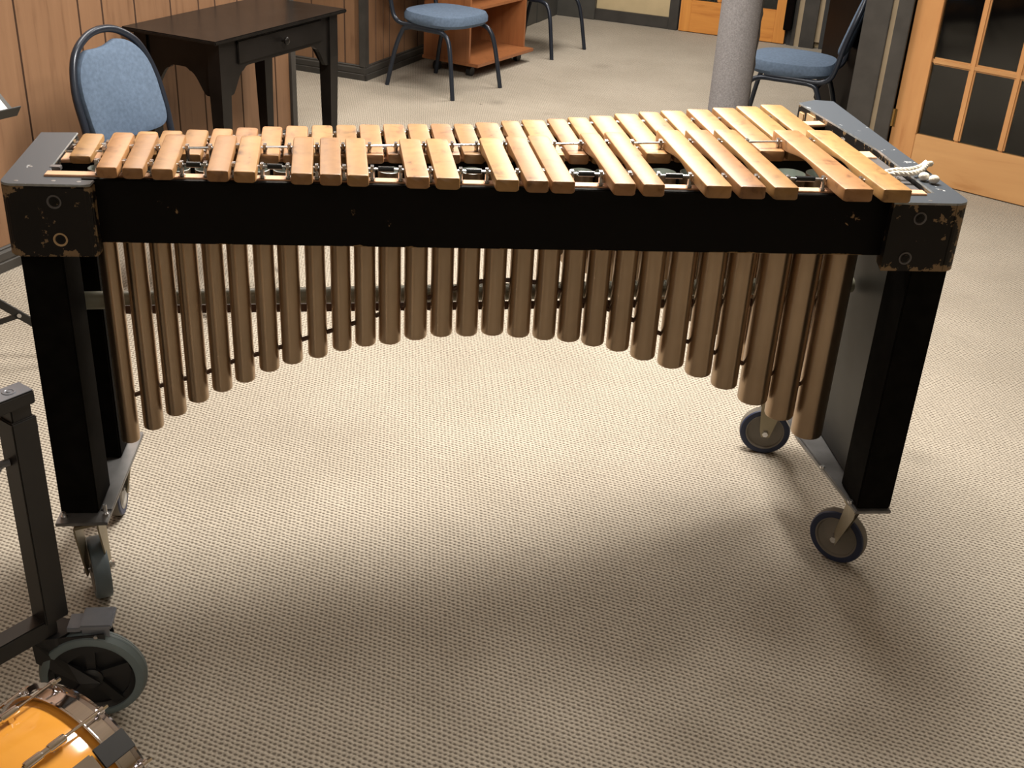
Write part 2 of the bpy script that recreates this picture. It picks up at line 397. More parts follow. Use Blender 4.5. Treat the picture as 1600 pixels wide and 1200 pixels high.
# far panelled block
o = link('wall_far_left', panel_wall('w', 1.48, 0, [.2, .46, .62, .85, 1.03, 1.16, 1.36]), ['panel', 'groove'], kind='structure'); place_wall(o, -4.6, 5.42, 0)
o = link('wall_corridor', panel_wall('w', 1.02, 0, [.12, .20, .27, .44, .6, .8]), ['panel', 'groove'], kind='structure'); place_wall(o, -3.12, 5.42, pi/2)
bm = BM(); wallbox(bm, -3.148, -3.108, 5.408, 5.446, .07, H, .002); link('trim_2', bm, 'greytrim', kind='structure')
baseboard('baseboard_far', (-4.6, 5.42), (-3.106, 5.42), (0, -1))
baseboard('baseboard_corridor', (-3.12, 5.406), (-3.12, 6.44), (1, 0))
bm = BM(); wallbox(bm, -3.18, -3.12, 6.44, 7.93, 0, H); link('wall_corridor_grey', bm, 'greywall', kind='structure')
bm = BM(); wallbox(bm, -3.12, -2.985, 7.0, 7.5, 0, .9, .004); wallbox(bm, -3.12, -2.98, 7.5, 7.9, 0, H, .003); link('wall_corridor_step', bm, 'greywall', kind='structure')
# back wall
bm = BM(); wallbox(bm, -3.2, -.3, 7.90, 7.96, 0, H); link('wall_back', bm, 'beige', kind='structure')
bm = BM(); wallbox(bm, -2.98, -2.70, 7.86, 7.90, 0, H, .003); link('trim_3', bm, 'greywall', kind='structure')
bm = BM(); wallbox(bm, -2.70, -2.17, 7.87, 7.90, 0, .075, .003); link('baseboard_back', bm, 'greytrim', kind='structure')
bm = BM(); wallbox(bm, -2.17, -2.105, 7.86, 7.90, 0, H, .003); link('trim_4', bm, 'greytrim', kind='structure')
bm = BM(); wallbox(bm, -2.105, -1.36, 7.89, 7.90, 0, H, 0); link('unlit_room_back', bm, 'darkroom', kind='structure')  # darkness behind the back door's panes, painted as a near-black sheet
# back-wall details right of the door
bm = BM(); wallbox(bm, -1.36, -1.333, 7.86, 7.90, 0, H); link('dark_gap_sheet', bm, 'darkroom', kind='structure')  # near-black strip drawn for the dark gap at the door edge
bm = BM(); wallbox(bm, -1.333, -1.312, 7.85, 7.90, 0, H); link('trim_7', bm, 'greytrim', kind='structure')
bm = BM(); wallbox(bm, -1.312, -1.276, 7.86, 7.90, 0, H); link('trim_8', bm, 'beigetrim', kind='structure')
bm = BM(); wallbox(bm, -1.276, -1.182, 7.84, 7.90, 0, H); link('trim_9', bm, 'greytrim', kind='structure')
bm = BM(); wallbox(bm, -1.182, -1.150, 7.86, 7.90, .04, H); link('trim_10', bm, 'beigetrim', kind='structure')
bm = BM(); wallbox(bm, -1.150, -.3, 7.86, 7.90, 0, H); link('dark_opening_sheet', bm, 'darkroom', kind='structure')  # near-black sheet stands for the dark opening beyond the strips
# black strip standing in for the dark gap beside the back door
bm = BM(); wallbox(bm, -1.385, -1.335, 7.80, 7.855, .10, H, .004); link('dark_gap_strip', bm, 'darkgloss', kind='structure')

# right side: solid partition between hall and corridor, its corridor side a dark glossy panel
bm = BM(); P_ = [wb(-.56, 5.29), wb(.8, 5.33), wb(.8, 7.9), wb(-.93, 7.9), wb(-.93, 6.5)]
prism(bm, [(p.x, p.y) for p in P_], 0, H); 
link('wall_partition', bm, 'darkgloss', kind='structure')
# hall wall to the right of the door and around
bm = BM(); wallbox(bm, .44, 3.2, 5.26, 5.32, 0, H); link('wall_right_front', bm, 'greywall', kind='structure')
bm = BM(); wallbox(bm, 3.15, 3.2, -2.6, 5.3, 0, H); link('wall_right', bm, 'beige', kind='structure')
bm = BM(); wallbox(bm, -2.86, 3.2, -2.6, -2.55, 0, H); link('wall_near', bm, 'beige', kind='structure')
bm = BM(); wallbox(bm, -4.6, -4.55, 4.2, 5.5, 0, H); link('wall_recess_end', bm, 'beige', kind='structure')
# jamb
bm = BM(); wallbox(bm, -.600, -.492, 5.235, 5.32, 0, H, .003); link('trim_13', bm, 'greytrim', kind='structure')
bm = BM(); wallbox(bm, -.492, -.470, 5.255, 5.30, 0, H, .001); link('trim_14', bm, 'beigetrim', kind='structure')
bm = BM(); wallbox(bm, -.470, -.408, 5.235, 5.30, 0, H, .003); link('trim_15', bm, 'greytrim', kind='structure')
bm = BM(); wallbox(bm, -.415, .44, 5.315, 5.322, 0, H); link('unlit_room_sheet', bm, 'darkroom', kind='structure')  # near-black sheet in place of the unlit room behind the ajar door

# ------------------------------------------------------------------ French doors
def glazed_door(name, W, HT, stile, bottom, cols, rows, pane_h, mats, loc, ang, mun=.033, hinge=True):
    """local: x along width from hinge, y thickness (0 front .. .035), z up"""
    T = .032; vs_, hx, gl = mats
    root = link(name, (lambda b: (box(b, 0, stile, 0, T, .004, HT, .002), b)[1])(BM()), vs_, kind='structure')
    root.location = loc*S; root.rotation_euler = (0, 0, ROOM_ROT+ang)
    def prt(n, b, mt): return link(n, b, mt, root)
    b = BM(); box(b, W-stile, W, 0, T, .004, HT, .002); prt('stile', b, vs_)
    b = BM(); box(b, stile, W-stile, .001, T-.001, .004, bottom, .002); prt('bottom_rail', b, hx)
    b = BM(); box(b, stile, W-stile, .001, T-.001, HT-.10, HT, .002); prt('top_rail', b, hx)
    if stile > .05:
        b = BM(); box(b, stile*.93, stile*1.0, -.003, .004, bottom, HT-.1, .0015); prt('glazing_bead', b, vs_)
    cw = (W-2*stile+mun)/cols
    for c in range(1, cols):
        xx = stile+cw*c-mun/2
        b = BM(); box(b, xx-mun/2, xx+mun/2, .003, T-.003, bottom, HT-.1, .007); prt('muntin', b, vs_)
    for r in range(1, rows):
        zz = bottom+(HT-.1-bottom)*0+pane_h*r
        if zz < HT-.14:
            b = BM(); box(b, stile, W-stile, .004, T-.004, zz-mun/2, zz+mun/2, .007); prt('muntin', b, hx)
    b = BM(); box(b, stile, W-stile, .014, .018, bottom, HT-.1); prt('pane', b, gl)
    if hinge:
        for z in (.21, 1.0, 1.65):
            b = BM(); cyl(b, (-.004, -.006, z), (-.004, -.006, z+.075), .006, seg=12); box(b, -.004, .012, -.004, -.001, z, z+.075); prt('hinge', b, 'brasshinge')
    return root
glazed_door('door_1', .76, 1.76, .112, .198, 3, 5, .312, ('pine', 'pinex', 'glass'), wb(-.400, 5.272), math.radians(-17), mun=.029)
glazed_door('door_2', .715, 1.76, .075, .21, 3, 5, .30, ('orange', 'orangex', 'glass'), wb(-2.093, 7.855), 0, hinge=False)
# near-black sheets behind the panes stand in for unlit rooms
# ------------------------------------------------------------------ carpeted column
cl = thing('column', 'round column wrapped in grey carpet, standing between the marimba and the chair at right', 'column', (.872, 5.05, 0))
b = BM(); prof = [(0, .087), (.02, .089), (.05, .085), (1.1, .084), (H, .084)]
lathe(b, (0, 0, 0), (0, 0, 1), prof, 40); link('carpet_wrap', b, 'greycarpet', cl, True)
b = BM(); pts = []
for i in range(60):
    z = i*.03+.05; pts.append((.0855*math.cos(-.16)+random.uniform(-.003, .004), .0855*math.sin(-.16), z))
tube(b, pts, .0045, 6); link('frayed_seam', b, 'seam', cl)

# ------------------------------------------------------------------ chairs (front towards -Y)
def superell(w, d, n=3.2, k=40):
    return [(math.copysign(abs(math.cos(t))**(2/n), math.cos(t))*w/2, math.copysign(abs(math.sin(t))**(2/n), math.sin(t))*d/2) for t in [2*pi*i/k for i in range(k)]]
def cushion(bm, ring, z0, z1, mat=None, dome=.35, mi=0):
    lv = [(z0, .93), (lerp(z0, z1, .25), 1.0), (lerp(z0, z1, .6), 1.0), (lerp(z0, z1, .88), .95), (z1-.0015, .82), (z1+.002, .45)]
    rings = []
    for z, s_ in lv: rings.append([bm.verts.new((x*s_, y*s_, z)) for x, y in ring])
    n = len(ring)
    for a, c in zip(rings, rings[1:]):
        for i in range(n): bm.faces.new((a[i], a[(i+1) % n], c[(i+1) % n], c[i])).material_index = mi
    bm.faces.new(rings[0][::-1]).material_index = mi; bm.faces.new(rings[-1]).material_index = mi
    if mat: bm.transform(mat)
SH = .385
def make_chair(label, loc, rotz):
    t = thing('stacking_chair', label, 'chair', loc, rotz, 'blue padded chairs around the room')
    b = BM(); ring = [(x*(1-.10*(y+.19)/.38*.9), y) for x, y in superell(.400, .395, 2.9)]
    cushion(b, ring, SH-.052, SH+.012); link('seat', b, 'blue', t, True)
    # frame: side tubes sweep from the front leg under the seat and up into the back loop
    r = .0115; zt = SH-.058
    bw = .168
    loop = []
    left = [(-.165, -.10, zt), (-.168, .05, zt), (-.170, .15, zt-.002), (-.172, .195, zt+.02), (-.174, .215, zt+.07), (-.176, .235, .50), (-.170, .262, .60), (-.135, .285, .69), (-.07, .298, .738), (0, .301, .752)]
    right = [(-x, y, z) for x, y, z in left[:-1]][::-1]
    b = BM(); tube(b, catmull(left+right, 6), r, 12); link('back_frame', b, 'blueframe', t, True)
    for s in (-1, 1):
        b = BM(); tube(b, catmull([(s*.168, .10, zt-.012), (s*.168, -.03, zt-.012), (s*.170, -.12, zt-.014), (s*.176, -.165, zt-.045), (s*.186, -.19, .20), (s*.20, -.222, 0)], 6), r, 12)
        link('front_leg', b, 'blueframe', t, True)
        b = BM(); tube(b, catmull([(s*.166, .03, zt-.013), (s*.169, .12, zt-.018), (s*.173, .15, zt-.05), (s*.185, .185, .18), (s*.20, .225, 0)], 6), r, 12)
        link('rear_leg', b, 'blueframe', t, True)
    b = BM(); tube(b, [(-.166, -.09, zt-.004), (.166, -.09, zt-.004)], .008, 8); tube(b, [(-.172, .145, zt-.035), (.172, .145, zt-.035)], .006, 8); tube(b, [(-.168, .10, zt-.004), (.168, .10, zt-.004)], .008, 8)
    link('stretcher', b, 'blueframe', t, True)
    # back pad: rounded top with a shallow scoop
    b = BM(); lean = math.atan2(.07, .25)
    prof = []
    n = 44
    for i in range(n):
        a = 2*pi*i/n; ex = .6 if math.sin(a) > 0 else .28; x = math.copysign(abs(math.cos(a))**ex, math.cos(a))*.160; z = math.copysign(abs(math.sin(a))**ex, math.sin(a))*.146
        if z > -.02: x *= 1-.26*((z+.02)/.166)**2
        if z > .11: z -= .016*max(0, 1-((x+.03)/.06)**2)
        prof.append((x, z))
    lv = [(-.020, .90), (-.014, .98), (0, 1.0), (.014, .98), (.018, .92)]
    rings = [[b.verts.new((x*s_, y, z*s_)) for x, z in prof] for y, s_ in lv]
    for p_, q_ in zip(rings, rings[1:]):
        for i in range(n): b.faces.new((p_[i], p_[(i+1) % n], q_[(i+1) % n], q_[i]))
    b.faces.new(rings[0]); b.faces.new(rings[-1][::-1])
    b.transform(Matrix.Translation((0, .256, .580)) @ Matrix.Rotation(-lean, 4, 'X'))
    link('backrest', b, 'blue', t, True)
    return t
def room_ang(a): return ROOM_ROT+a
# back direction is local +Y; rotz turns +Y
def rot_for(bx, by): return math.atan2(by, bx)-pi/2
bd = wb(-1, .04)
make_chair('blue padded chair by the wood panelling, beside the black table', (wb(-2.43, 2.83).x+.185, wb(-2.43, 2.83).y-.13, 0), rot_for(bd.x, bd.y))
bd = wb(-.97, .23); p = wb(-2.715, 5.550); make_chair('blue padded chair in front of the cherry shelf cart', (p.x, p.y, 0), rot_for(bd.x, bd.y))
bd = wb(-.98, .15); p = wb(-2.665, 6.73); make_chair('chair with only its legs in view, right of the cherry shelf cart', (p.x, p.y, 0), rot_for(bd.x, bd.y))
make_chair('blue padded chair seen side on, right of the grey carpeted column', (1.225, 5.49, 0), rot_for(math.cos(math.radians(-21)), math.sin(math.radians(-21))))

# ------------------------------------------------------------------ black side table (local x = depth towards the room, y = length)
tb = thing('side_table', 'black wooden side table with one drawer, against the wood-panelled wall', 'table', (wb(-2.570, 3.575).x, wb(-2.570, 3.575).y, 0), ROOM_ROT-.045)
TZ = .665
b = BM(); box(b, -.20, .20, -.39, .39, TZ-.014, TZ, .0035); link('tabletop', b, 'black_table', tb)
for sx in (-1, 1):
    for sy in (-1, 1):
        b = BM(); cx, cy_ = sx*.155, sy*.325; w1, w2 = .026, .017
        for_z = [(0, w2), (TZ-.17, w1), (TZ-.014, w1)]
        rings = [[b.verts.new((cx+a*w_ - (sx*(w1-w_)*.3), cy_+c*w_, z)) for a, c in ((-1, -1), (1, -1), (1, 1), (-1, 1))] for z, w_ in for_z]
        for A, B in zip(rings, rings[1:]):
            for i in range(4): b.faces.new((A[i], A[(i+1) % 4], B[(i+1) % 4], B[i]))
        b.faces.new(rings[0][::-1]); b.faces.new(rings[-1]); link('leg', b, 'black_table', tb)
def apron(bm, L, n=40):
    """scalloped apron outline in (s,z), s from -L/2 to L/2"""
    top = TZ-.014; pts = []
    for i in range(n+1):
        s_ = -L/2+L*i/n; e = L/2-abs(s_)
        if e < .02: z = top-.185
        elif e < .085: z = top-.185+.075*math.sin((e-.02)/.065*pi/2)**1.4
        elif e < .10: z = top-.110+.012*(e-.085)/.015
        else: z = top-.098
        pts.append((s_, z))
    return pts, top
for side in (1, -1):
    for ax in ('y', 'x'):
        L = .60 if ax == 'y' else .26
        if ax == 'x': 
            pr, top = apron(None, L, 30)
        else: pr, top = apron(None, L, 50)
        b = BM(); off = side*(.165 if ax == 'y' else .335); th = .016
        def V(s_, z, o_): return b.verts.new((o_, s_, z) if ax == 'y' else (s_, o_, z))
        f0 = [V(s_, z, off-th/2) for s_, z in pr]; f1 = [V(s_, z, off+th/2) for s_, z in pr]
        t0 = [V(s_, top, off-th/2) for s_, z in pr]; t1 = [V(s_, top, off+th/2) for s_, z in pr]
        for i in range(len(pr)-1):
            b.faces.new((f0[i], f0[i+1], t0[i+1], t0[i])); b.faces.new((f1[i+1], f1[i], t1[i], t1[i+1])); b.faces.new((f0[i+1], f0[i], f1[i], f1[i+1]))
        link('apron', b, 'black_table', tb)
b = BM(); box(b, .172, .181, -.25, .25, TZ-.10, TZ-.022, .003); dr = link('drawer', b, 'black_table', tb)
b = BM(); lathe(b, (.181, 0, TZ-.058), (1, 0, TZ-.058), [(0, .006), (.010, .005), (.014, .012), (.022, .013), (.027, .008), (.028, 0)], 20); link('knob', b, 'black_table', dr, True)

# ------------------------------------------------------------------ cherry cart on castors
ct = thing('shelf_cart', 'open cherry-brown shelf cart on black castors, behind the blue chair', 'shelf', (wb(-2.80, 6.12).x, wb(-2.80, 6.12).y, 0), ROOM_ROT+math.radians(-8))
D_, W_, HT = .30, .58, .86
b = BM(); box(b, -D_/2-.01, D_/2+.06, -W_/2-.01, W_/2+.01, .060, .078, .002); link('base_board', b, 'cherry', ct)
for sy in (-1, 1):
    b = BM(); box(b, -D_/2, D_/2, sy*W_/2-.009, sy*W_/2+.009, .078, HT, .001); link('side_panel', b, 'cherry', ct)
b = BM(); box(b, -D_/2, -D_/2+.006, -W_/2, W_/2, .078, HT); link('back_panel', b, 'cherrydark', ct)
for z in (.34, .60):
    b = BM(); box(b, -D_/2+.006, D_/2-.015, -W_/2+.009, W_/2-.009, z, z+.016, .001); link('shelf', b, 'cherry', ct)
b = BM(); box(b, -D_/2-.01, D_/2+.01, -W_/2-.01, W_/2+.01, HT, HT+.018, .002); link('top_board', b, 'cherry', ct)
for sx in (-1, 1):
    for sy in (-1, 1):
        b = BM(); c_ = (sx*.11+.02, sy*.25, .024)
        cyl(b, (c_[0]-.014, c_[1], .024), (c_[0]+.014, c_[1], .024), .024, seg=20); cyl(b, (c_[0], c_[1], .03), (c_[0], c_[1], .06), .010, seg=10)
        link('castor', b, 'blackplastic', ct)

# ------------------------------------------------------------------ the marimba
MX, MY, MYAW = -.823728, 1.753983, .107625
ma = thing('marimba', 'worn black four-octave marimba with wooden bars and a curved row of bronze resonator tubes', 'marimba', (MX, MY, 0), MYAW)
SK = .060        # the bars lie a touch askew to the front board
def bar(x0, x1, y0, y1, zt, th, arch, anchor=0):
    b = BM(); W = x1-x0; cx = (x0+x1)/2; L = y1-y0; n = 22
    ts = [0, .0012, .0035]+[.0035+(L-.007)*i/n for i in range(1, n)]+[L-.0035, L-.0012, L]
    ins = [.0045, .0015, .0004]+[0]*(n-1)+[.0004, .0018, .0055]
    rings = []
    for t, d in zip(ts, ins):
        h = W/2-d; u = abs(t/L-.5)*2
        low = th if u > .68 else th-arch*(.5+.5*math.cos(pi*u/.68))
        ze = zt-(.0006 if t in (0, L) else 0)
        c = .0028
        pr = [(-h, -low+c*.6), (-h, -c), (-h+c*.35, -c*.3), (-h+c*1.1, 0), (h-c*1.1, 0), (h-c*.35, -c*.3), (h, -c), (h, -low+c*.6), (h-c*.6, -low), (-h+c*.6, -low)]
        xo = -SK*(t if anchor == 0 else t-L)
        rings.append([b.verts.new((cx+px_+xo, y0+t, ze+pz)) for px_, pz in pr])
    for A, B in zip(rings, rings[1:]):
        for i in range(10): b.faces.new((A[i], A[(i+1) % 10], B[(i+1) % 10], B[i]))
    b.faces.new(rings[0]); b.faces.new(rings[-1][::-1])
    return b
ACC = [(0.1492,0.1829,-0.0224),(0.1894,0.2232,-0.0226),(0.2345,0.2695,-0.0224),(0.3205,0.3560,-0.0225),(0.3627,0.3983,-0.0259),(0.4527,0.4878,-0.0259),(0.4983,0.5335,-0.0291),(0.5419,0.5772,-0.0325),(0.6363,0.6742,-0.0321),(0.6841,0.7231,-0.0450),(0.7801,0.8187,-0.0349),(0.8293,0.8670,-0.0413),(0.8708,0.9098,-0.0416),(0.9719,1.0092,-0.0444),(1.0198,1.0572,-0.0476),(1.1245,1.1691,-0.0434),(1.1814,1.2264,-0.0428),(1.2386,1.2817,-0.0423),(1.3575,1.4091,-0.0438),(1.4246,1.4755,-0.0460)]
NAT = [(0.0683,0.2336),(0.1174,0.2453),(0.1587,0.2552),(0.1995,0.2649),(0.2407,0.2747),(0.2857,0.2864),(0.3268,0.2970),(0.3718,0.3087),(0.4142,0.3170),(0.4606,0.3261),(0.5052,0.3328),(0.5479,0.3392),(0.5922,0.3457),(0.6381,0.3525),(0.6819,0.3569),(0.7261,0.3613),(0.7686,0.3759),(0.8195,0.3935),(0.8606,0.4039),(0.9126,0.4170),(0.9554,0.4329),(1.0016,0.4501),(1.0556,0.4705),(1.1093,0.4909),(1.1574,0.5051),(1.2164,0.5226),(1.2753,0.5415),(1.3307,0.5593),(1.3887,0.5779)]
def interp(x, xs, ys):
    if x <= xs[0]: return ys[0]
    for a, b_, c, d in zip(xs, xs[1:], ys, ys[1:]):
        if x <= b_: return c+(d-c)*(x-a)/(b_-a)
    return ys[-1]
def accfar(x): return interp(x, [.15, .45, .62, .76, .81, .95, 1.0, 1.12, 1.25, 1.33, 1.45], [.172, .178, .180, .196, .208, .246, .256, .285, .300, .304, .314])
ZA, ZN = .912, .892
for i, (x0, x1, y0) in enumerate(ACC):
    t = (x0-.15)/1.3; y0 = lerp(-.0215, -.0455, min(1, t*1.5))
    o = link('bar', bar(x0, x1, y0, accfar(x0), ZA, lerp(.0165, .0215, t), lerp(.002, .0135, t)), 'bar', ma, True)
def natnear(x): return interp(x, [.07, .28, .42, .6, .95, 1.3, 1.45], [.098, .128, .130, .152, .180, .235, .252])
for i, (x0, yf) in enumerate(NAT):
    nx = NAT[i+1][0] if i < 28 else x0+.056
    wd = (nx-x0)*lerp(.86, .89, i/28); t = i/28
    wd = lerp(.0365, .0495, t) if wd > lerp(.0365, .0495, t)*1.05 else wd
    o = link('bar', bar(x0, x0+wd, natnear(x0), yf, ZN, lerp(.0120, .0195, t), lerp(.001, .012, t), 1), 'bar', ma, True)

# rails (front board, middle, rear)
b = BM(); box(b, .115, 1.478, .012, .024, .773, .8815, .0015); link('front_rail', b, 'chippededge', ma)
b = BM(); box(b, .055, 1.535, .0242, .046, .877, .8835, .001); link('rail_strip', b, 'rail', ma)
def slant(y0a, y0b, wd, z0, z1, x0=.055, x1=1.54, bev=.001):
    b = BM(); prism(b, [(x0, y0a), (x1, y0b), (x1, y0b+wd), (x0, y0a+wd)], z0, z1, bev); return b
link('middle_rail', slant(.142, .276, .040, .795, .866, .04), 'black', ma)
link('rail_strip', slant(.140, .274, .042, .8662, .872, .04), 'rail', ma)
link('rear_rail', slant(.222, .520, .030, .795, .862, .05, 1.52), 'black', ma)
link('rail_strip', slant(.222, .520, .030, .8622, .868, .05, 1.52), 'rail', ma)
# cords and posts
def cy_an(x): return .030
def cy_af(x): return lerp(.125, .25, (x-.29)/1.01)
def cy_nn(x): return lerp(.155, .300, (x-.1)/1.35)
def cy_nf(x): return lerp(.240, .500, (x-.28)/1.12)
for nm, fn, z, xa, xb in (('an', cy_an, .9035, .145, 1.485), ('af', cy_af, .9035, .143, 1.465), ('nn', cy_nn, .8835, .06, 1.455), ('nf', cy_nf, .8835, .06, 1.45)):
    b = BM(); tube(b, [(lerp(xa, xb, i/24), fn(lerp(xa, xb, i/24)), z) for i in range(25)], .0021, 8); o = link('cord', b, 'steel', ma, True)
def post(x, y, z0, zc):
    b = BM(); cyl(b, (x, y, z0), (x, y, zc-.004), .0036, seg=10); cyl(b, (x, y, zc-.004), (x, y, zc+.001), .0046, .0036, seg=10)
    for s in (-1, 1): box(b, x-.0028, x+.0028, y+s*.0036-.0012, y+s*.0036+.0012, zc-.001, zc+.0055)
    cyl(b, (x, y, z0), (x, y, z0+.004), .0055, seg=10)
    link('post', b, 'steel', ma, False)
groups = [[0, 1, 2], [3, 4], [5, 6, 7], [8, 9], [10, 11, 12], [13, 14], [15, 16, 17], [18, 19]]
gaps = []
for gi, gr in enumerate(groups):
    xs = [ACC[gr[0]][0]-.0065]+[(ACC[a][1]+ACC[a+1][0])/2 for a in gr[:-1]]+[ACC[gr[-1]][1]+.0065]
    for x in xs:
        post(x-SK*.055, .030, .8835, .9035); post(x-SK*(cy_af(x)+.03), cy_af(x), .872, .9035)
    if gi: gaps.append((ACC[groups[gi-1][-1]][1], ACC[gr[0]][0]))
for i in range(len(NAT)):
    x = NAT[i][0]-.004+SK*.07; post(x, cy_nf(x), .868, .8835)
for a, c in gaps:
    best = min((n_[0]-.004+SK*.17 for n_ in NAT), key=lambda q: abs(q-(a+c)/2)); post(best, cy_nn(best), .872, .8835)
    b = BM(); cyl(b, (lerp(a, c, .22), .030, .9035), (lerp(a, c, .66), .030, .9035), .0048, seg=14); link('cord_sleeve', b, 'sleeve', ma, True)
# spring hooks at the treble end
b = BM(); tube(b, [(.145, .062, .885), (.142, .10, .886), (.135, .125, .8835)], .004, 8); link('cord_hook', b, 'steel', ma, True)

# resonators
RES = [(0.1225,0.0810,0.0172,0.3509),(0.1674,0.0830,0.0187,0.3789),(0.2110,0.0852,0.0192,0.4082),(0.2536,0.0873,0.0192,0.4356),(0.2985,0.0895,0.0186,0.4572),(0.3413,0.0916,0.0186,0.4763),(0.3864,0.0938,0.0186,0.4980),(0.4293,0.0958,0.0192,0.5134),(0.4762,0.0981,0.0181,0.5252),(0.5209,0.1003,0.0181,0.5390),(0.5642,0.1024,0.0194,0.5481),(0.6089,0.1045,0.0206,0.5519),(0.6566,0.1068,0.0213,0.5607),(0.7045,0.1091,0.0208,0.5664),(0.7522,0.1114,0.0209,0.5671),(0.8007,0.1137,0.0216,0.5681),(0.8504,0.1160,0.0217,0.5636),(0.8994,0.1184,0.0218,0.5578),(0.9474,0.1206,0.0220,0.5532),(0.9951,0.1229,0.0221,0.5433),(1.0447,0.1252,0.0223,0.5318),(1.0963,0.1277,0.0244,0.5130),(1.1542,0.1304,0.0259,0.4948),(1.2119,0.1331,0.0261,0.4745),(1.2689,0.1357,0.0264,0.4468),(1.3330,0.1387,0.0301,0.4115),(1.3949,0.1416,0.0292,0.3746),(1.4606,0.1446,0.0316,0.3297)]
def reson(x, y, r, zb, zt):
    b = BM()
    lathe(b, (x, y, zb), (x, y, zb+1), [(0, 0), (0, r*.86), (.0015, r*.95), (.005, r), (zt-zb, r)], 28, 0)
    lathe(b, (x, y, zb), (x, y, zb+1), [(zt-zb, r), (zt-zb+.0005, r-.0014), (zt-zb-.10, r-.0016), (zt-zb-.10, 0)], 28, 1)
    return link('resonator_tube', b, ['brass', 'alu'], ma, True)
for x, y, r, zb in RES: reson(x-.001, y+.021, r, zb-.009, .872)
def natpipe_y(x): return lerp(.215, .43, (x-.09)/1.32)
for i, (x0, yf) in enumerate(NAT):
    f = 2093.0*2**(-(i*12/7)/12); Ln = min(.56, .86*343/(4*f)/S*1.0)
    x = x0+.02; r = lerp(.0155, .0270, i/28)
    reson(x, natpipe_y(x), r, .795-.01+.06-Ln-.01, .855)
# straps
ST = [(.129,.417),(.172,.435),(.221,.452),(.266,.466),(.309,.487),(.351,.502),(.399,.518),(.444,.536),(.493,.553),(.537,.569),(.582,.587),(.68,.625),(.775,.658),(.876,.658),(.95,.63),(1.026,.602),(1.075,.58),(1.13,.553),(1.185,.537),(1.243,.513),(1.33,.48),(1.44,.44)]
b = BM(); tube(b, catmull([(x, .104+.065*(x-.1)/1.35, z+.018-.02*x) for x, z in ST], 3), .0045, 8); link('resonator_strap', b, 'strap', ma, True)
b = BM(); prism(b, [(.10, .123), (1.50, .2035), (1.50, .2065), (.10, .126)], .592, .608); link('resonator_strap', b, 'strap', ma)
b = BM(); cyl(b, (.05, .148, .607), (1.54, .275, .607), .0165, seg=24); link('cross_tube', b, 'crosstube', ma, True)

# end blocks
def arcs(cx, cy, r, a0, a1, n=6): return [(cx+r*math.cos(lerp(a0, a1, i/n)), cy+r*math.sin(lerp(a0, a1, i/n))) for i in range(n+1)]
ZT = .880
Lpoly = arcs(.012, .004, .018, pi, 1.5*pi)+[(.128, -.014), (.136, -.010), (.137, .012), (.125, .033), (.060, .034), (.052, .085), (.047, .280), (-.017, .275)]
b = BM(); prism(b, [(x, y) for x, y in Lpoly], .757, ZT-.004, .0025); lb = link('end_block', b, 'chipped', ma)
def edged(b):
    b.normal_update()
    for f in b.faces: f.material_index = 0 if abs(f.normal.z) > .9 else 1
    return b
b = BM(); prism(b, [(x*1.0, y) for x, y in Lpoly], ZT-.0038, ZT, .0011); link('top_plate', edged(b), ['topplate', 'wornedge'], lb)
b = BM(); box(b, .05, .068, .072, .086, ZT-.006, ZT+.001, .001); link('cord_anchor', b, 'slate', lb)
Rpoly = [(1.462, -.014), (1.575, -.014)]+arcs(1.573, .014, .028, -pi/2, 0)+[(1.592, .30), (1.585, .672), (1.545, .680), (1.500, .650), (1.549, .30), (1.556, .040), (1.472, .034)]
b = BM(); prism(b, Rpoly, .755, ZT-.004, .0025); rb = link('end_block', b, 'chipped', ma)
b = BM(); prism(b, Rpoly, ZT-.0038, ZT, .0011); link('top_plate', edged(b), ['topplate', 'wornedge'], rb)
b = BM(); prism(b, [(1.494, .30), (1.545, .30), (1.553, .05), (1.494, .05)], .862, .869, .001); link('slot_plate', b, 'slate', rb)
for (ya, yb, z0, z1) in ((.615, .640, .845, .866), (.565, .605, .835, .872)):
    b = BM(); n_ = 10; xm = lambda y: lerp(1.549, 1.500, (y-.30)/.35)-.0015
    prism(b, [(xm(ya)-.001, ya), (xm(yb)-.001, yb), (xm(yb)+.004, yb), (xm(ya)+.004, ya)], z0, z1, .003); link('bare_patch', b, 'tan', rb)
for blk, x, z, c in ((lb, .077, .851, 'slate'), (lb, .079, .787, 'tan'), (rb, 1.513, .852, 'slate'), (rb, 1.502, .779, 'slate')):
    b = BM(); lathe(b, (x, -.0135, z), (x, -1, z), [(0, .0115), (.0018, .0115), (.0020, .0095), (-.0005, .0075), (-.0005, 0)], 22)
    sw = link('screw_cup', b, 'slate' if c == 'slate' else 'tan', blk, True)
    b = BM(); cyl(b, (x, -.0140, z), (x, -.0150, z), .0055, seg=6); link('screw', b, 'black', sw)
for blk, x, y in ((lb, .02, .075), (lb, .018, .001), (lb, .075, .004), (lb, .115, .002), (rb, 1.575, .06), (rb, 1.53, -.002)):
    b = BM(); lathe(b, (x, y, ZT-.0005), (x, y, 5), [(0, .004), (.0008, .0035), (.001, 0)], 12); link('rivet', b, 'zinc', blk, True)

